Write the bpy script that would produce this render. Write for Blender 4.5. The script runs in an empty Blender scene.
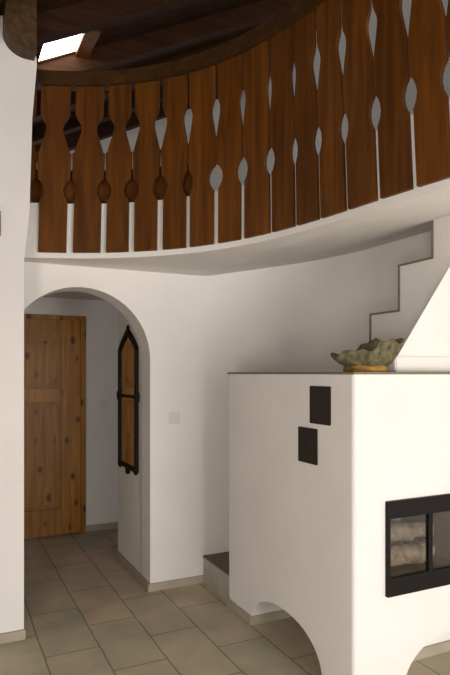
import bpy, bmesh, math, random
from mathutils import Vector, Matrix
random.seed(7)
C = bpy.context.scene.collection
PI = math.pi

# ------------------------------------------------------------------ materials
def newmat(name):
    m = bpy.data.materials.new(name); m.use_nodes = True
    nt = m.node_tree
    return m, nt, nt.nodes['Principled BSDF']

def N(nt, t, **kw):
    n = nt.nodes.new(t)
    for k, v in kw.items(): setattr(n, k, v)
    return n

def ramp(nt, stops):
    r = N(nt, 'ShaderNodeValToRGB')
    e = r.color_ramp.elements
    while len(e) > 1: e.remove(e[-1])
    e[0].position = stops[0][0]; e[0].color = (*stops[0][1], 1)
    for p, c in stops[1:]:
        x = e.new(p); x.color = (*c, 1)
    return r

def plain(name, col, rough=.6, metal=0, bump=0, bscale=30, var=.12):
    m, nt, b = newmat(name)
    tc = N(nt, 'ShaderNodeTexCoord'); no = N(nt, 'ShaderNodeTexNoise')
    no.inputs['Scale'].default_value = bscale; no.inputs['Detail'].default_value = 4
    nt.links.new(tc.outputs['Object'], no.inputs['Vector'])
    r = ramp(nt, [(.3, tuple(c * (1 - var) for c in col)), (.7, tuple(min(1, c * (1 + var)) for c in col))])
    nt.links.new(no.outputs['Fac'], r.inputs['Fac']); nt.links.new(r.outputs['Color'], b.inputs['Base Color'])
    b.inputs['Roughness'].default_value = rough; b.inputs['Metallic'].default_value = metal; b.inputs['Specular IOR Level'].default_value = .5 if metal else .18
    if bump:
        bp = N(nt, 'ShaderNodeBump'); bp.inputs['Strength'].default_value = bump; bp.inputs['Distance'].default_value = .01
        nt.links.new(no.outputs['Fac'], bp.inputs['Height']); nt.links.new(bp.outputs['Normal'], b.inputs['Normal'])
    return m

def plaster(name, col):
    m, nt, b = newmat(name)
    tc = N(nt, 'ShaderNodeTexCoord')
    n1 = N(nt, 'ShaderNodeTexNoise'); n1.inputs['Scale'].default_value = 2.2; n1.inputs['Detail'].default_value = 3
    n2 = N(nt, 'ShaderNodeTexNoise'); n2.inputs['Scale'].default_value = 14; n2.inputs['Detail'].default_value = 5
    for n in (n1, n2): nt.links.new(tc.outputs['Object'], n.inputs['Vector'])
    r = ramp(nt, [(.35, tuple(c * .97 for c in col)), (.65, tuple(min(1, c * 1.02) for c in col))])
    nt.links.new(n1.outputs['Fac'], r.inputs['Fac']); nt.links.new(r.outputs['Color'], b.inputs['Base Color'])
    bp = N(nt, 'ShaderNodeBump'); bp.inputs['Strength'].default_value = .12; bp.inputs['Distance'].default_value = .01
    nt.links.new(n2.outputs['Fac'], bp.inputs['Height']); nt.links.new(bp.outputs['Normal'], b.inputs['Normal'])
    b.inputs['Roughness'].default_value = .92; b.inputs['Specular IOR Level'].default_value = .2
    return m

def wood(name, dark, light, axis='Z', knots=0, rough=.5, scale=1.0, knotcol=(.03, .01, .004)):
    m, nt, b = newmat(name)
    tc = N(nt, 'ShaderNodeTexCoord'); oi = N(nt, 'ShaderNodeObjectInfo')
    mp = N(nt, 'ShaderNodeMapping')
    s = [16 * scale] * 3; s['XYZ'.index(axis)] = 1.1 * scale
    mp.inputs['Scale'].default_value = s
    off = N(nt, 'ShaderNodeVectorMath', operation='SCALE'); off.inputs[3].default_value = 37
    nt.links.new(oi.outputs['Random'], off.inputs[0])
    ad = N(nt, 'ShaderNodeVectorMath', operation='ADD')
    nt.links.new(tc.outputs['Object'], ad.inputs[0]); nt.links.new(off.outputs[0], ad.inputs[1])
    nt.links.new(ad.outputs[0], mp.inputs['Vector'])
    no = N(nt, 'ShaderNodeTexNoise'); no.inputs['Scale'].default_value = 1.6; no.inputs['Detail'].default_value = 6
    no.inputs['Distortion'].default_value = .6
    nt.links.new(mp.outputs['Vector'], no.inputs['Vector'])
    r = ramp(nt, [(.3, dark), (.52, tuple((a + c) / 2 for a, c in zip(dark, light))), (.72, light)])
    nt.links.new(no.outputs['Fac'], r.inputs['Fac'])
    col = r.outputs['Color']
    # board to board variation
    hs = N(nt, 'ShaderNodeHueSaturation')
    mr = N(nt, 'ShaderNodeMapRange'); mr.inputs['To Min'].default_value = .82; mr.inputs['To Max'].default_value = 1.15
    nt.links.new(oi.outputs['Random'], mr.inputs['Value']); nt.links.new(mr.outputs[0], hs.inputs['Value'])
    nt.links.new(col, hs.inputs['Color']); col = hs.outputs['Color']
    if knots:
        mk = N(nt, 'ShaderNodeMapping'); ks = [1.0, 1.0, 1.0]; ks['XYZ'.index(axis)] = .62
        mk.inputs['Scale'].default_value = ks
        nt.links.new(ad.outputs[0], mk.inputs['Vector'])
        vo = N(nt, 'ShaderNodeTexVoronoi'); vo.inputs['Scale'].default_value = knots
        nt.links.new(mk.outputs['Vector'], vo.inputs['Vector'])
        kr = ramp(nt, [(0, (1, 1, 1)), (.12, (.85, .85, .85)), (.25, (0, 0, 0))])
        nt.links.new(vo.outputs['Distance'], kr.inputs['Fac'])
        mx = N(nt, 'ShaderNodeMix', data_type='RGBA')
        nt.links.new(kr.outputs['Color'], mx.inputs['Factor'])
        nt.links.new(col, mx.inputs[6]); mx.inputs[7].default_value = (*knotcol, 1)
        col = mx.outputs[2]
    nt.links.new(col, b.inputs['Base Color'])
    b.inputs['Roughness'].default_value = rough; b.inputs['Specular IOR Level'].default_value = .18
    bp = N(nt, 'ShaderNodeBump'); bp.inputs['Strength'].default_value = .08; bp.inputs['Distance'].default_value = .005
    nt.links.new(no.outputs['Fac'], bp.inputs['Height']); nt.links.new(bp.outputs['Normal'], b.inputs['Normal'])
    return m

def floor_mat():
    m, nt, b = newmat('stone_tiles')
    tc = N(nt, 'ShaderNodeTexCoord'); sep = N(nt, 'ShaderNodeSeparateXYZ'); com = N(nt, 'ShaderNodeCombineXYZ')
    nt.links.new(tc.outputs['Object'], sep.inputs[0])
    a1 = N(nt, 'ShaderNodeMath', operation='ADD'); a1.inputs[1].default_value = 6 - .27 + .6
    a2 = N(nt, 'ShaderNodeMath', operation='ADD'); a2.inputs[1].default_value = 6 - .19
    # slight waviness of the joints
    nw = N(nt, 'ShaderNodeTexNoise'); nw.inputs['Scale'].default_value = 7
    nt.links.new(tc.outputs['Object'], nw.inputs['Vector'])
    wv = N(nt, 'ShaderNodeMath', operation='MULTIPLY_ADD'); wv.inputs[1].default_value = .016; wv.inputs[2].default_value = -.008
    nt.links.new(nw.outputs['Fac'], wv.inputs[0])
    a3 = N(nt, 'ShaderNodeMath', operation='ADD')
    nt.links.new(sep.outputs['Y'], a1.inputs[0]); nt.links.new(sep.outputs['X'], a3.inputs[0]); nt.links.new(wv.outputs[0], a3.inputs[1])
    nt.links.new(a3.outputs[0], a2.inputs[0])
    nt.links.new(a1.outputs[0], com.inputs['X']); nt.links.new(a2.outputs[0], com.inputs['Y'])
    br = N(nt, 'ShaderNodeTexBrick'); br.offset = .5; br.offset_frequency = 2
    br.inputs['Scale'].default_value = 1; br.inputs['Brick Width'].default_value = .6; br.inputs['Row Height'].default_value = .3
    br.inputs['Mortar Size'].default_value = .0045; br.inputs['Mortar Smooth'].default_value = .3; br.inputs['Bias'].default_value = 0
    br.inputs['Color1'].default_value = (.60, .49, .37, 1); br.inputs['Color2'].default_value = (.50, .465, .35, 1)
    br.inputs['Mortar'].default_value = (.24, .205, .15, 1)
    nt.links.new(com.outputs[0], br.inputs['Vector'])
    n1 = N(nt, 'ShaderNodeTexNoise'); n1.inputs['Scale'].default_value = 3.5; n1.inputs['Detail'].default_value = 5
    nt.links.new(tc.outputs['Object'], n1.inputs['Vector'])
    r = ramp(nt, [(.3, (.78, .78, .76)), (.7, (1.12, 1.09, 1.02))])
    nt.links.new(n1.outputs['Fac'], r.inputs['Fac'])
    mx = N(nt, 'ShaderNodeMix', data_type='RGBA', blend_type='MULTIPLY'); mx.inputs['Factor'].default_value = 1
    nt.links.new(br.outputs['Color'], mx.inputs[6]); nt.links.new(r.outputs['Color'], mx.inputs[7])
    nt.links.new(mx.outputs[2], b.inputs['Base Color'])
    b.inputs['Roughness'].default_value = .6; b.inputs['Specular IOR Level'].default_value = .22
    bp = N(nt, 'ShaderNodeBump'); bp.inputs['Strength'].default_value = .35; bp.inputs['Distance'].default_value = .004; bp.invert = True
    nt.links.new(br.outputs['Fac'], bp.inputs['Height']); nt.links.new(bp.outputs['Normal'], b.inputs['Normal'])
    return m

def emit(name, col, s):
    m, nt, b = newmat(name)
    b.inputs['Base Color'].default_value = (0, 0, 0, 1)
    b.inputs['Emission Color'].default_value = (*col, 1); b.inputs['Emission Strength'].default_value = s
    return m

def glass_mat():
    m = bpy.data.materials.new('clear_glass'); m.use_nodes = True; nt = m.node_tree
    nt.nodes.remove(nt.nodes['Principled BSDF']); out = nt.nodes['Material Output']
    tr = N(nt, 'ShaderNodeBsdfTransparent'); tr.inputs['Color'].default_value = (.93, .92, .9, 1)
    gl = N(nt, 'ShaderNodeBsdfGlossy'); gl.inputs['Roughness'].default_value = .05
    mx = N(nt, 'ShaderNodeMixShader'); mx.inputs[0].default_value = .06
    nt.links.new(tr.outputs[0], mx.inputs[1]); nt.links.new(gl.outputs[0], mx.inputs[2])
    nt.links.new(mx.outputs[0], out.inputs['Surface'])
    return m

M = dict(
    white=plaster('white_plaster', (.80, .772, .725)),
    skirt=plain('skirting_tile', (.40, .35, .27), .6, var=.1, bscale=8),
    tile=floor_mat(),
    tread=plain('tread_tile', (.16, .11, .065), .5, bscale=10),
    riser=plain('riser_tile', (.42, .39, .33), .7, bscale=6),
    cap=plain('brown_tile_edge', (.20, .165, .115), .7),
    board=wood('stained_board', (.066, .021, .003), (.15, .050, .006), 'Z'),
    rail=wood('stained_rail', (.038, .017, .005), (.075, .034, .010), 'X', scale=.8),
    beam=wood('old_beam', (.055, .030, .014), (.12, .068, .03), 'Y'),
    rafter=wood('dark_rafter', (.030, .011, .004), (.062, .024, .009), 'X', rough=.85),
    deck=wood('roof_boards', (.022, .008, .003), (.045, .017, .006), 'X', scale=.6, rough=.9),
    pine=wood('knotty_pine', (.23, .095, .014), (.43, .19, .03), 'Z', knots=8.0, rough=.4, knotcol=(.05, .02, .006)),
    iron=plain('black_iron', (.008, .006, .0055), .6, 0, bscale=50),
    plate=plain('dark_brown_plate', (.030, .022, .018), .65, bscale=30),
    mirror=plain('mirror_glass', (.85, .85, .85), .02, 1, var=.01),
    firebox=plain('firebrick', (.16, .135, .11), .9, bscale=12, bump=.3),
    log=plain('pale_bark', (.29, .235, .18), .85, bscale=25, bump=.5, var=.45),
    logcut=plain('cut_wood', (.42, .30, .17), .8, bscale=40),
    bowl=plain('grey_green_bark', (.125, .11, .06), .9, bscale=32, bump=.9, var=.5),
    gold=plain('amber_wood', (.30, .165, .035), .5, bscale=40, var=.5),
    switch=plain('white_plastic', (.72, .68, .63), .5, var=.02),
    frame=plain('brown_frame', (.16, .09, .045), .5),
    glass=glass_mat(),
    sky=emit('bright_pane', (1, .97, .93), 9),
)

# ------------------------------------------------------------------ helpers
def obj(name, bm, mat, parent=None, kind=None, smooth=False, loc=None, rotz=0):
    bmesh.ops.recalc_face_normals(bm, faces=bm.faces)
    me = bpy.data.meshes.new(name); bm.to_mesh(me); bm.free()
    o = bpy.data.objects.new(name, me); C.objects.link(o)
    me.materials.append(M[mat] if isinstance(mat, str) else mat)
    if smooth:
        for p in me.polygons: p.use_smooth = True
    if parent: o.parent = parent
    if kind: o['kind'] = kind
    if loc: o.location = loc
    if rotz: o.rotation_euler.z = rotz
    return o

def thing(name, label, cat, loc, group=None):
    o = bpy.data.objects.new(name, None); C.objects.link(o); o.location = loc; o.empty_display_size = .1
    return tag(o, label, cat, group)

def tag(o, label, cat, group=None, kind=None):
    o['label'] = label; o['category'] = cat
    if group: o['group'] = group
    if kind: o['kind'] = kind
    return o

def rel(o, par):
    """keep world placement of a child built in world coordinates (the parent only has a location)"""
    o.parent = par; o.matrix_parent_inverse = Matrix.Translation(par.location).inverted()
    return o

def box(bm, x0, x1, y0, y1, z0, z1):
    vs = [bm.verts.new(p) for p in ((x0,y0,z0),(x1,y0,z0),(x1,y1,z0),(x0,y1,z0),(x0,y0,z1),(x1,y0,z1),(x1,y1,z1),(x0,y1,z1))]
    for q in ((0,3,2,1),(4,5,6,7),(0,1,5,4),(1,2,6,5),(2,3,7,6),(3,0,4,7)): bm.faces.new([vs[i] for i in q])
    return bm

def bx(x0, x1, y0, y1, z0, z1, bev=0):
    bm = box(bmesh.new(), x0, x1, y0, y1, z0, z1)
    if bev: bmesh.ops.bevel(bm, geom=list(bm.edges), offset=bev, segments=2, affect='EDGES')
    return bm

def prism(bm, poly, axis, a, b):
    """extrude a 2-D polygon along an axis: 'x' -> poly is (y,z), 'y' -> (x,z), 'z' -> (x,y)"""
    f = {'x': lambda p, t: (t, p[0], p[1]), 'y': lambda p, t: (p[0], t, p[1]), 'z': lambda p, t: (p[0], p[1], t)}[axis]
    A = [bm.verts.new(f(p, a)) for p in poly]; B = [bm.verts.new(f(p, b)) for p in poly]
    n = len(poly)
    bm.faces.new(A); bm.faces.new(B[::-1])
    for i in range(n): bm.faces.new((A[i], B[i], B[(i+1) % n], A[(i+1) % n]))
    return bm

def ring(bm, outer, inner, axis, a, b):
    """a closed frame between two outlines of equal length"""
    f = {'x': lambda p, t: (t, p[0], p[1]), 'y': lambda p, t: (p[0], t, p[1])}[axis]
    L = [[bm.verts.new(f(p, t)) for p in pl] for pl, t in ((outer, a), (inner, a), (outer, b), (inner, b))]
    n = len(outer)
    for i in range(n):
        j = (i+1) % n
        for u, v in ((0,1),(1,3),(3,2),(2,0)):
            bm.faces.new((L[u][i], L[u][j], L[v][j], L[v][i]))
    return bm

def strip(bm, pts, z0, z1, off0, off1):
    """solid band following a plan polyline, offsets measured to the left of the walk"""
    n = len(pts); rows = []
    for i in range(n):
        p = Vector(pts[i]); a = Vector(pts[max(0, i-1)]); c = Vector(pts[min(n-1, i+1)])
        t = (c - a).normalized(); nl = Vector((-t.y, t.x))
        q0, q1 = p + nl*off0, p + nl*off1
        rows.append([bm.verts.new((q0.x,q0.y,z0)), bm.verts.new((q0.x,q0.y,z1)), bm.verts.new((q1.x,q1.y,z1)), bm.verts.new((q1.x,q1.y,z0))])
    for r, s in zip(rows, rows[1:]):
        for k in range(4): bm.faces.new((r[k], r[(k+1)%4], s[(k+1)%4], s[k]))
    bm.faces.new(rows[0]); bm.faces.new(rows[-1][::-1])
    return bm

def boolean_cut(o, cutter_bms):
    dg = None; cs = []
    for bm in cutter_bms:
        bmesh.ops.recalc_face_normals(bm, faces=bm.faces)
        me = bpy.data.meshes.new('cut'); bm.to_mesh(me); bm.free()
        c = bpy.data.objects.new('cut', me); C.objects.link(c); cs.append(c)
        md = o.modifiers.new('b', 'BOOLEAN'); md.object = c; md.operation = 'DIFFERENCE'; md.solver = 'EXACT'
    bpy.context.view_layer.update()
    dg = bpy.context.evaluated_depsgraph_get()
    me = bpy.data.meshes.new_from_object(o.evaluated_get(dg)); me.name = o.name
    o.modifiers.clear(); old = o.data; o.data = me; bpy.data.meshes.remove(old)
    for c in cs:
        m = c.data; bpy.data.objects.remove(c); bpy.data.meshes.remove(m)

def roof_z(x): return 3.69 + .525 * (x - .4)

# ------------------------------------------------------------------ the setting
XW, XE, YS, YN = -1.6, 3.6, -3.2, 7.0
obj('floor', bx(XW-.1, XE+.1, YS-.1, YN+.1, -.1, 0), 'tile', kind='structure')

# left wall slice with the end face by the arch, its edge battered towards the top
bm = bmesh.new()
prism(bm, [(XW, 0), (.417, 0), (.417, 2.2), (.424, 2.27), (.448, 2.5), (.464, 3.05), (.489, 3.36), (.489, 3.40), (.40, 3.66), (XW, roof_z(XW)-.03)], 'y', 3.56, 3.94)
obj('wall_left', bm, 'white', kind='structure')

# back wall with the round-arched passage
cxA, rA, zA = .83, .484, 1.645
arch = [(cxA + rA*math.cos(PI - PI*i/28), zA + rA*math.sin(PI - PI*i/28)) for i in range(29)]
bm = bmesh.new()
prism(bm, [(.20, 0), (cxA-rA, 0)] + arch + [(cxA+rA, 0), (2.25, 0), (2.25, 2.55), (.20, 2.55)], 'y', 3.94, 4.16)
obj('wall_back', bm, 'white', kind='structure')

# wall of the stairwell, bending round towards the room
cv = [(2.25, 3.94), (2.45, 3.94)] + [(2.45 + .5*math.sin(a), 3.44 + .5*math.cos(a)) for a in [PI/2*i/40 for i in range(1, 41)]] + [(2.95, 2.3)]
bm = strip(bmesh.new(), cv, 0, 2.62, 0, .18)
o = obj('wall_stairwell', bm, 'white', kind='structure', smooth=False)
# passage walls and the far wall of the hall
obj('wall_passage', bx(1.314, 1.46, 4.15, 4.79, 0, 2.4), 'white', kind='structure')
obj('wall_hall', bx(2.75, 2.9, 4.16, 5.7, 0, 2.45), 'white', kind='structure')
obj('wall_hall_left', bx(-.35, -.2, 3.94, 5.7, 0, 2.4), 'white', kind='structure')
obj('wall_far', bx(-.35, 2.9, 5.70, 5.85, 0, 2.5), 'white', kind='structure')

# outer shell
bm = prism(bmesh.new(), [(XW, 2.3), (XE, 2.3), (XE, roof_z(XE)), (XW, roof_z(XW)), ], 'y', YN, YN+.12)
obj('wall_gable', bm, 'white', kind='structure')
obj('wall_right', bx(XE, XE+.12, YS, YN, 0, roof_z(XE)), 'white', kind='structure')
obj('wall_west', bx(XW-.12, XW, YS, YN, 0, roof_z(XW)), 'white', kind='structure')
bm = bmesh.new()                                   # window wall behind the photographer
W0, W1, WZ0, WZ1 = 1.0, 3.4, .05, 2.05
box(bm, XW, W0, YS-.12, YS, 0, roof_z(XW)); box(bm, W0, W1, YS-.12, YS, 0, WZ0)
prism(bm, [(W1, 0), (XE, 0), (XE, roof_z(XE)), (W1, roof_z(W1))], 'y', YS-.12, YS)
prism(bm, [(W0, WZ1), (W1, WZ1), (W1, roof_z(W1)), (W0, roof_z(W0))], 'y', YS-.12, YS)
obj('wall_front', bm, 'white', kind='structure')
bm = bmesh.new()
for x in (W0, (W0*2+W1)/3, (W0+2*W1)/3, W1-.06): box(bm, x, x+.06, YS-.09, YS-.03, WZ0, WZ1)
box(bm, W0, W1, YS-.09, YS-.03, WZ0, WZ0+.06); box(bm, W0, W1, YS-.09, YS-.03, WZ1-.06, WZ1)
obj('window_2', bm, 'rail', kind='structure')

# gallery edge (plan curve) and slab
EDGE = [(0.499,3.743),(0.698,3.67),(0.885,3.575),(1.034,3.474),(1.176,3.35),(1.301,3.208),(1.409,3.044),(1.493,2.874),
        (1.56,2.675),(1.603,2.501),(1.634,2.335),(1.658,2.155),(1.68,1.965),(1.705,1.778),(1.733,1.60),(1.765,1.41),(1.80,1.22),(1.835,1.03)]
def dense(pts, k=6):
    out = []
    for i in range(len(pts)-1):
        p0, p1, p2, p3 = (Vector(pts[max(0, min(len(pts)-1, i+j))]) for j in (-1, 0, 1, 2))
        for s in range(k):
            t = s/k
            out.append(tuple(.5*((2*p1) + (p2-p0)*t + (2*p0-5*p1+4*p2-p3)*t*t + (3*p1-p0-3*p2+p3)*t**3)))
    out.append(tuple(pts[-1])); return out
curve = dense([(.40, 3.785)] + EDGE)
def offset(pts, d):
    out = []
    for i, p in enumerate(pts):
        a = Vector(pts[max(0, i-1)]); c = Vector(pts[min(len(pts)-1, i+1)]); t = (c-a).normalized()
        out.append((p[0] - t.y*d, p[1] + t.x*d))
    return out
slab_edge = offset(curve, .024)
def soffit(x): return 2.268 + .2*max(0, x-1.75)
bm = bmesh.new(); TOPZ = 2.61
se = slab_edge
lo = [bm.verts.new((x, y, soffit(x))) for x, y in se]; hi = [bm.verts.new((x, y, TOPZ)) for x, y in se]
# soffit as strips of quads running back from the edge to the rear of the building
NX = 14
def back_pt(i, n): return
grid = []
for i, (x, y) in enumerate(se):
    t = i/(len(se)-1)
    # far end of each strip: along the rear wall, then down the right wall
    L1, L2 = 3.6-(-.3), 5.75-.9
    d = t*(L1+L2)
    tx, ty = (-.3+d, 5.75) if d < L1 else (3.6, 5.75-(d-L1))
    row = [lo[i]]
    for k in range(1, NX+1):
        u = k/NX; px, py = x+(tx-x)*u, y+(ty-y)*u
        row.append(bm.verts.new((px, py, soffit(px))))
    grid.append(row)
for r, s in zip(grid, grid[1:]):
    for k in range(NX): bm.faces.new((r[k], r[k+1], s[k+1], s[k]))
for i in range(len(se)-1): bm.faces.new((lo[i], lo[i+1], hi[i+1], hi[i]))
tops = []
for r in grid:
    v = bm.verts.new((r[-1].co.x, r[-1].co.y, TOPZ)); tops.append(v)
for i in range(len(se)-1): bm.faces.new((hi[i], hi[i+1], tops[i+1], tops[i]))
obj('ceiling', bm, 'white', kind='structure')

# upper storey: wooden kick board behind the left end of the balustrade
kb = offset(curve, .085)[0:38]
obj('trim_1', strip(bmesh.new(), kb, TOPZ, 2.84, 0, .03), 'board', kind='structure')

# roof: boarding with a roof light, rafters, wall plate
SX0, SX1, SY0, SY1 = .61, .88, 4.04, 4.38
bm = bmesh.new()
def roofpiece(x0, x1, y0, y1):
    prism(bm, [(x0, roof_z(x0)), (x1, roof_z(x1)), (x1, roof_z(x1)+.08), (x0, roof_z(x0)+.08)], 'y', y0, y1)
roofpiece(XW-.2, SX0, YS-.2, YN+.2); roofpiece(SX1, XE+.2, YS-.2, YN+.2)
roofpiece(SX0, SX1, YS-.2, SY0); roofpiece(SX0, SX1, SY1, YN+.2)
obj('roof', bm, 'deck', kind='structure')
z0, z1 = roof_z(SX0)+.012, roof_z(SX1)+.012
bm = bmesh.new(); prism(bm, [(SX0, z0), (SX1, z1), (SX1, z1+.02), (SX0, z0+.02)], 'y', SY0, SY1)
obj('window_1', bm, 'sky', kind='structure')
bm = bmesh.new(); prism(bm, [(SX1, roof_z(SX1)-.02), (SX1+.10, roof_z(SX1+.10)-.07), (SX1+.10, roof_z(SX1)+.02), (SX1, roof_z(SX1)+.005)], 'y', SY0-.02, SY1+.02)
obj('glow_board', bm, 'board', bpy.data.objects['window_1'])  # board added to catch the pane's light as a warm glow beside it
for y in (.9, 1.75, 2.45, 3.10, 3.74, 4.45, 5.1, 5.75, 6.4):
    bm = bmesh.new(); d = .15
    prism(bm, [(XW, roof_z(XW)-d), (XE, roof_z(XE)-d), (XE, roof_z(XE)), (XW, roof_z(XW))], 'y', y-.055, y+.055)
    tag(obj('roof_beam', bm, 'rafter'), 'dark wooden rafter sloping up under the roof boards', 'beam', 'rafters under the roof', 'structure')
# log wall plate, rounded end towards the room, resting in the wall
bm = bmesh.new(); prof = []
prof = [(.430 - .129*math.cos(a), 3.50 - .115*math.sin(a)) for a in [PI/2*i/12 for i in range(13)]]
prof += [(.474, 3.385), (.474, 3.80), (.301, 3.80)]
prism(bm, prof, 'y', 3.44, 6.9)
bmesh.ops.bevel(bm, geom=[e for e in bm.edges if all(abs(v.co.y-3.44) < 1e-4 for v in e.verts)], offset=.012, segments=2, affect='EDGES')
obj('beam_wall_plate', bm, 'beam', kind='structure')

# skirtings
obj('baseboard_left', bx(XW, .425, 3.545, 3.56, 0, .055), 'skirt', kind='structure')
obj('baseboard_back', bx(1.297, 1.725, 3.926, 3.941, 0, .055), 'skirt', kind='structure')
obj('baseboard_passage', bx(1.297, 1.315, 3.941, 4.79, 0, .055), 'skirt', kind='structure')
obj('baseboard_far', bx(1.25, 2.75, 5.685, 5.70, 0, .06), 'skirt', kind='structure')

# first steps of the stair in the gap beside the fireplace
st = obj('step', bx(1.725, 2.02, 3.475, 3.94, 0, .185), 'riser', kind='structure')
obj('tread', bx(1.72, 2.02, 3.475, 3.94, .185, .20, .003), 'tread', st)
st2 = obj('step', bx(2.02, 2.35, 3.475, 3.94, 0, .385), 'riser', kind='structure')
obj('tread', bx(2.015, 2.35, 3.475, 3.94, .385, .40, .003), 'tread', st2)

# stepped parapet of the stair above the fireplace, with a brown tile edging
PX0, PX1 = 2.50, 2.58
prof = [(2.16, 1.57), (3.26, 1.57), (3.26, 1.64), (2.985, 1.64), (2.985, 1.925), (2.72, 1.925), (2.72, 2.20), (2.45, 2.20), (2.45, 2.425), (2.16, 2.425)]
par = obj('wall_parapet', prism(bmesh.new(), prof, 'x', PX0, PX1), 'white', kind='structure')
e = .012
bm = bmesh.new()
zz = [(2.45, 2.425), (2.45, 2.20), (2.72, 2.20), (2.72, 1.925), (2.985, 1.925), (2.985, 1.64), (3.26, 1.64)]
outl = [(2.45+e, 2.425), (2.45+e, 2.20+e), (2.72+e, 2.20+e), (2.72+e, 1.925+e), (2.985+e, 1.925+e), (2.985+e, 1.64+e), (3.26, 1.64+e)]
prism(bm, zz + outl[::-1], 'x', PX0-.006, PX1)
obj('edging', bm, 'cap', par)

# hall door
dr = obj('door_1', bx(.385, 1.185, 5.665, 5.705, .01, 2.058), 'pine', kind='structure')
bm = bmesh.new()
box(bm, .335, .385, 5.655, 5.72, 0, 2.10); box(bm, 1.185, 1.235, 5.655, 5.72, 0, 2.10); box(bm, .385, 1.185, 5.655, 5.72, 2.058, 2.10)
obj('door_frame', bm, 'pine', dr)
def stile(x0, x1, z0, z1):
    return obj('rail' if x1-x0 > z1-z0 else 'stile', bx(x0, x1, 5.648, 5.667, z0, z1, .004), 'pine', dr)
stile(.39, .57, .012, 2.056); stile(1.0, 1.18, .012, 2.056)
stile(.57, 1.0, 1.85, 2.056); stile(.57, 1.0, 1.28, 1.40); stile(.57, 1.0, .012, .26)
for z0, z1 in ((.30, 1.24), (1.44, 1.81)):
    bm = bx(.615, .955, 5.652, 5.667, z0, z1, .006)
    obj('panel', bm, 'pine', dr)
obj('door_handle', bx(.44, .56, 5.60, 5.615, 1.03, 1.05, .004), 'iron', dr)
obj('door_handle', bx(.44, .46, 5.60, 5.65, 1.03, 1.05, .004), 'iron', dr)

# ------------------------------------------------------------------ gallery balustrade
rail_root = thing('gallery_railing', 'curved brown wooden gallery railing of cut-out boards above the white slab edge', 'railing', (1.2, 3.3, 2.30))
GAPS = [(.0212,.0466,.0529),(.0214,.0469,.0596),(.0191,.0482,.058),(.0197,.0501,.0501),(.0216,.052,.0452),(.0163,.0405,.0336),
        (.0195,.0531,.033),(.0176,.0432,.026),(.0124,.0387,.021),(.0118,.028,.021),(.0115,.032,.034),(.012,.032,.034),
        (.0145,.036,.034),(.0152,.037,.032)] + [(.0155,.037,.033)]*4      # half widths of the slot, the oval and the kite of each cut-out
FAN = [.026,.025,.022,.014,.010,.006,.004,.004,-.012,-.018,-.030,-.044,-.048,-.054] + [-.058]*4   # how far each gap leans along the rail at its top
def profile(g):
    s_, o_, k_ = g
    return [(0,s_),(.315,s_),(.328,max(s_,.6*o_)),(.35,.87*o_),(.38,o_),(.41,.89*o_),(.437,.58*o_),(.455,.007),(.615,.004),(.622,.24*k_),
            (.66,.44*k_),(.71,.73*k_),(.75,.95*k_),(.772,k_),(.795,.91*k_),(.83,.5*k_),(.86,.3*k_),(1.03,.28*k_)]
def board(p, q, gl, gr, fl, fr):
    p, q = Vector(p), Vector(q); w = (q-p).length; t = (q-p)/w; ang = math.atan2(t.y, t.x)
    L = [(-w/2 + n + fl*z, z) for z, n in profile(gl)] if gl else [(-w/2, .285), (-w/2, 1.03)]
    Rr = [(w/2 - n + fr*z, z) for z, n in profile(gr) if gl or z > .285]
    bm = prism(bmesh.new(), L + Rr[::-1], 'y', 0, .02)
    c = (p+q)/2
    o = obj('baluster_board', bm, 'board', None, rotz=ang, loc=(c.x, c.y, 2.30))
    return rel(o, rail_root)
board((.425, 3.776), EDGE[0], None, GAPS[0], 0, FAN[0])
for k in range(len(EDGE)-1): board(EDGE[k], EDGE[k+1], GAPS[k], GAPS[k+1], FAN[k], FAN[k+1])
rc = dense([(.43, 3.776)] + EDGE)
rel(obj('top_rail', strip(bmesh.new(), rc, 3.33, 3.415, -.028, .055), 'rail'), rail_root)

# ------------------------------------------------------------------ fireplace
FX0, FX1, FY0, FY1, FZ = 1.70, 3.30, 2.15, 3.47, 1.543
fp = thing('fireplace', 'white plastered fireplace with arched wood stores and a black glazed insert', 'fireplace', (2.4, 2.8, 0))
bm = box(bmesh.new(), FX0, FX1, FY0, FY1, 0, FZ)
ve = [e_ for e_ in bm.edges if abs(e_.verts[0].co.z-e_.verts[1].co.z) > .5 and e_.verts[0].co.x < 2]
bmesh.ops.bevel(bm, geom=ve, offset=.022, segments=5, affect='EDGES', profile=.5)
body = obj('body', bm, 'white')
def archcut(c, r, hgt, n=24, pw=2.2):
    pts = [(c-r, -.05)]
    for i in range(n+1):
        a = PI - PI*i/n
        ca, sa = math.cos(a), math.sin(a)
        pts.append((c + r*math.copysign(abs(ca)**(2/pw), ca), hgt*abs(sa)**(2/pw)))
    return pts + [(c+r, -.05)]
cuts = [prism(bmesh.new(), archcut(2.775, .375, .232), 'x', FX0-.1, 2.45),
        prism(bmesh.new(), archcut(2.375, .375, .25), 'y', FY0-.1, 2.38),
        box(bmesh.new(), 1.90, 2.41, FY0-.1, 2.60, .53, .90)]
boolean_cut(body, cuts)
rel(body, fp)
rel(obj('top_slab', bx(FX0-.004, FX1, FY0-.004, FY1+.004, FZ, FZ+.012, .002), 'cap'), fp)
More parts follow.
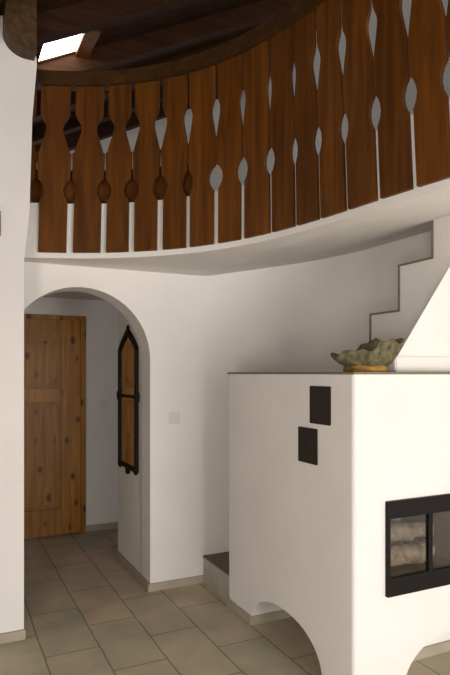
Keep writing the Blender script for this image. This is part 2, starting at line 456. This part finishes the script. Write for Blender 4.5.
# chimney hood: plinth and sloping breast
rel(obj('hood_plinth', bx(2.04, 3.3, 2.25, 2.46, FZ+.012, FZ+.09, .006), 'white'), fp)
bm = bmesh.new()
zb, zt = FZ+.09, 2.44
def hx(z): return 2.076 + .75*(z-zb)
lo4 = [(hx(zb), 2.28), (3.3, 2.28), (3.3, 2.80), (2.076+.58, 2.80)]
hi4 = [(hx(zt), 2.28), (3.3, 2.28), (3.3, 2.80), (hx(zt)+.58, 2.80)]
A = [bm.verts.new((x, y, zb)) for x, y in lo4]; B = [bm.verts.new((x, y, zt)) for x, y in hi4]
bm.faces.new(A[::-1]); bm.faces.new(B)
for i in range(4): bm.faces.new((A[i], A[(i+1)%4], B[(i+1)%4], B[i]))
rel(obj('hood', bm, 'white'), fp)
# skirting of the left pier, turning into the arch
bm = bmesh.new(); prism(bm, [(1.687,3.47),(1.687,3.134),(2.45,3.134),(2.45,3.15),(1.7015,3.15),(1.7015,3.47)], 'z', 0, .055)
rel(obj('skirting', bm, 'skirt'), fp)
rel(obj('skirting', bx(2.002, 2.748, 2.366, 2.381, 0, .055), 'skirt'), fp)
# two dark plates on the left face
for y0, y1, a, b in ((2.327, 2.503, 1.292, 1.484), (2.439, 2.611, 1.082, 1.266)):
    o = obj('plate', bx(1.692, 1.703, y0, y1, a, b, .003), 'plate'); o['label'] = 'dark brown square plate'
    rel(o, fp)
# the glazed insert
ins = bpy.data.objects.new('insert', None); C.objects.link(ins); ins.location = (2.15, 2.15, .49); rel(ins, fp)
def sub(o, par):
    o.parent = par
    o.matrix_parent_inverse = Matrix.Translation(Vector((2.15, 2.15, .49))).inverted(); return o
bm = bmesh.new()
IX0, IX1 = 1.885, 2.425
box(bm, IX0, IX1, 2.13, 2.152, .488, .575); box(bm, IX0, IX1, 2.13, 2.152, .858, .94)
box(bm, IX0, 1.9, 2.13, 2.152, .575, .858); box(bm, 2.41, IX1, 2.13, 2.152, .575, .858)
box(bm, 2.142, 2.168, 2.13, 2.152, .575, .858)
sub(obj('insert_frame', bm, 'iron'), ins)
for x0, x1 in ((1.9, 2.142), (2.168, 2.41)):
    sub(obj('glass_pane', bx(x0, x1, 2.138, 2.143, .575, .858), 'glass'), ins)
bm = bmesh.new()
box(bm, 1.902, 2.408, 2.585, 2.598, .532, .898); box(bm, 1.902, 1.914, 2.155, 2.598, .532, .898); box(bm, 2.396, 2.408, 2.155, 2.598, .532, .898)
box(bm, 1.902, 2.408, 2.155, 2.598, .532, .56)
sub(obj('firebox_lining', bm, 'firebox'), ins)

# firewood inside the insert
def firelog(p, q, r, label):
    p, q = Vector(p), Vector(q); d = (q-p); L = d.length
    bm = bmesh.new(); rows = []; n = 12
    for k in range(7):
        u = k/6; row = []
        for i in range(n):
            a = 2*PI*i/n
            rr = r*(1 + .10*math.sin(3*a+k) + random.uniform(-.05, .05))
            row.append(bm.verts.new((rr*math.cos(a), rr*math.sin(a), (u-.5)*L)))
        rows.append(row)
    for a_, b_ in zip(rows, rows[1:]):
        for i in range(n): bm.faces.new((a_[i], a_[(i+1)%n], b_[(i+1)%n], b_[i]))
    bm.faces.new(rows[0]); bm.faces.new(rows[-1][::-1])
    bmesh.ops.transform(bm, matrix=d.to_track_quat('Z', 'Y').to_matrix().to_4x4(), verts=bm.verts)
    o = obj('firewood_log', bm, 'log', loc=tuple((p+q)/2)); o.data.materials.append(M['logcut'])
    for pl in o.data.polygons:
        if len(pl.vertices) == n: pl.material_index = 1
        else: pl.use_smooth = True
    return tag(o, label, 'log', 'firewood behind the glass')
firelog((1.975, 2.30, .623), (2.20, 2.24, .623), .050, 'pale log lying in front at the bottom behind the left glass pane')
firelog((1.97, 2.46, .628), (2.21, 2.42, .628), .054, 'pale log lying at the back of the left half of the fireplace insert')
firelog((1.975, 2.36, .727), (2.19, 2.30, .722), .048, 'pale log on top of the two lower logs behind the left glass pane')
firelog((1.985, 2.42, .812), (2.16, 2.36, .805), .034, 'thin pale log at the top of the stack behind the left glass pane')
firelog((2.255, 2.26, .62), (2.34, 2.44, .62), .045, 'pale log at the bottom behind the right glass pane')
firelog((2.35, 2.31, .71), (2.24, 2.38, .71), .038, 'pale log on top of another behind the right glass pane')
# ------------------------------------------------------------------ bowl on the fireplace
FT = FZ + .0125
bw = thing('bowl', 'rugged grey-green natural bowl on an amber wooden foot on the fireplace top', 'bowl', (1.872, 2.275, FT))
ang = math.atan2(-.435, .9)
def rim_h(a):   # a=0 to the right of the photo
    return 1.12*(.105 + .03*math.cos(a)) + .042*math.exp(-((a-.95)/.35)**2) + .02*math.exp(-((a-5.6)/.25)**2) + .012*math.sin(5*a+.6) + .008*math.sin(9*a)
def rim_r(a):
    e_ = 1/math.sqrt((math.cos(a)/.166)**2 + (math.sin(a)/.115)**2)
    return e_*(1 + .05*math.sin(4*a+1) + .04*math.sin(7*a)) + .018*math.exp(-(min(a, 2*PI-a)/.25)**2)
bm = bmesh.new(); n = 48; rows = []
for s, inner in [(0, 0), (.25, 0), (.5, 0), (.75, 0), (.92, 0), (1, 0), (.94, 1), (.75, 1), (.45, 1), (.1, 1)]:
    row = []
    for i in range(n):
        a = 2*PI*i/n
        rb = .56 + .44*s**.8
        hgt = .028 + (rim_h(a)-.028)*s**1.3
        r = rim_r(a)*rb
        if inner: r -= .012; hgt += .012*(1-s) - .002
        jit = random.uniform(-.004, .004)
        row.append(bm.verts.new(((r+jit)*math.cos(a), (r+jit)*math.sin(a), hgt + random.uniform(-.003, .003))))
    rows.append(row)
for a_, b_ in zip(rows, rows[1:]):
    for i in range(n): bm.faces.new((a_[i], a_[(i+1)%n], b_[(i+1)%n], b_[i]))
bm.faces.new(rows[0][::-1]); bm.faces.new(rows[-1])
o = obj('shell', bm, 'bowl', bw, smooth=True, rotz=ang)
bm = bmesh.new(); rows = []
for z, k in ((0, 1.0), (.004, 1.04), (.03, 1.0), (.037, .85)):
    rows.append([bm.verts.new((.105*k*math.cos(2*PI*i/28)*(1+.05*math.sin(2*PI*i*5/28)) + .0, .065*k*math.sin(2*PI*i/28), z)) for i in range(28)])
for a_, b_ in zip(rows, rows[1:]):
    for i in range(28): bm.faces.new((a_[i], a_[(i+1)%28], b_[(i+1)%28], b_[i]))
bm.faces.new(rows[0][::-1]); bm.faces.new(rows[-1])
obj('foot', bm, 'gold', bw, smooth=True, rotz=ang)

# ------------------------------------------------------------------ wrought iron mirror in the passage
mi = thing('wall_mirror', 'tall narrow pointed-arch mirror in black iron frame on the passage wall', 'mirror', (1.312, 4.445, 1.35))
def gothic(w, zb, zs, zt, n=8):
    pts = [(-w, zb), (w, zb)]
    for i in range(n+1):
        u = i/n; pts.append((w*(1-u**1.35), zs + (zt-zs)*u))
    for i in range(n-1, -1, -1):
        u = i/n; pts.append((-w*(1-u**1.35), zs + (zt-zs)*u))
    return pts
go, gi = gothic(.245, .80, 1.73, 1.895), gothic(.214, .83, 1.722, 1.85)
rel(obj('frame', ring(bmesh.new(), go, gi, 'x', 1.285, 1.311), 'iron', None), mi)
mi.children[0].location = (0, 4.445, 0)
bpy.context.view_layer.update()
def mpart(name, bm, mat):
    o = obj(name, bm, mat); o.location = (0, 4.445, 0); return rel(o, mi)
mpart('glass', prism(bmesh.new(), gothic(.222, .824, 1.725, 1.862), 'x', 1.298, 1.304), 'mirror')
mpart('crossbar', bx(1.283, 1.298, -.26, .26, 1.355, 1.38, .004), 'iron')
for y in (-.255, .255): mpart('clasp', bx(1.282, 1.311, y-.015, y+.015, 1.33, 1.405, .005), 'iron')
def drop(name, y, z, r, l):
    bm = bmesh.new(); bmesh.ops.create_uvsphere(bm, u_segments=12, v_segments=8, radius=r)
    for v in bm.verts: v.co.z *= l; v.co += Vector((1.298, y, z))
    mpart(name, bm, 'iron')
drop('finial', 0, 1.90, .013, 2.2); drop('finial', 0, .785, .022, 1.5)
drop('finial', -.215, .80, .018, 1.2); drop('finial', .215, .80, .018, 1.2)

# ------------------------------------------------------------------ switches, picture
def switch(x, y, z, label):
    t = thing('light_switch', label, 'switch', (x, y, z))
    rel(obj('cover', bx(x-.041, x+.041, y-.009, y, z-.041, z+.041, .003), 'switch'), t)
    rel(obj('rocker', bx(x-.026, x+.026, y-.014, y-.008, z-.026, z+.026, .002), 'switch'), t)
switch(1.498, 3.94, 1.224, 'square white light switch on the wall right of the arch')
switch(1.42, 5.70, 1.233, 'white light switch on the hall wall between door and mirror')
pic = thing('picture_frame', 'brown edge of a small picture on the wall at the left border', 'picture', (.21, 3.56, 2.40))
rel(obj('frame', ring(bmesh.new(), [(.134,2.335),(.288,2.335),(.288,2.475),(.134,2.475)], [(.154,2.355),(.268,2.355),(.268,2.455),(.154,2.455)], 'y', 3.54, 3.56), 'frame'), pic)
rel(obj('panel', bx(.152, .27, 3.55, 3.56, 2.353, 2.457), 'gold'), pic)

# ------------------------------------------------------------------ light
def area(name, loc, target, sx, sy, power, col):
    l = bpy.data.lights.new(name, 'AREA'); l.shape = 'RECTANGLE'; l.size = sx; l.size_y = sy; l.energy = power; l.color = col
    o = bpy.data.objects.new(name, l); C.objects.link(o); o.location = loc
    o.rotation_euler = (Vector(target)-Vector(loc)).to_track_quat('-Z', 'Y').to_euler()
    return o
area('window_daylight', ((W0+W1)/2, YS+.02, (WZ0+WZ1)/2), ((W0+W1)/2, 3, (WZ0+WZ1)/2), W1-W0, WZ1-WZ0, 158, (1, .965, .955))
area('side_fill', (XW+.03, -1.2, 1.0), (2, -.4, .95), 1.8, 1.6, 180, (1, .96, .94))  # added fill lamp brightening the left-facing sides; the west wall has no window
area('hall_daylight', (2.7, 4.95, 1.5), (1.6, 5.1, 1.3), .9, 1.1, .7, (.72, .70, 1))
area('gallery_fill', (.45, 5.8, 3.15), (3.6, 4.9, 3.9), .8, .6, 9, (.95, .94, 1))  # added lamp, no window here: brightens the upstairs right wall behind the cut-outs

w = bpy.data.worlds.new('sky'); bpy.context.scene.world = w; w.use_nodes = True
w.node_tree.nodes['Background'].inputs['Color'].default_value = (.85, .92, 1, 1)
w.node_tree.nodes['Background'].inputs['Strength'].default_value = 1.5

# ------------------------------------------------------------------ camera
cd = bpy.data.cameras.new('camera'); cam = bpy.data.objects.new('camera', cd); C.objects.link(cam)
cd.sensor_fit = 'HORIZONTAL'; cd.sensor_width = 36; cd.lens = 580/450*36; cd.shift_y = 35.5/450; cd.clip_start = .05
cam.location = (0, 0, 1.55); cam.rotation_euler = (PI/2, 0, -math.atan2(.435, .9))
sc = bpy.context.scene; sc.camera = cam
vs = sc.view_settings; vs.view_transform = 'Standard'; vs.look = 'None'; vs.gamma = 1; vs.use_curve_mapping = False; vs.exposure = 0
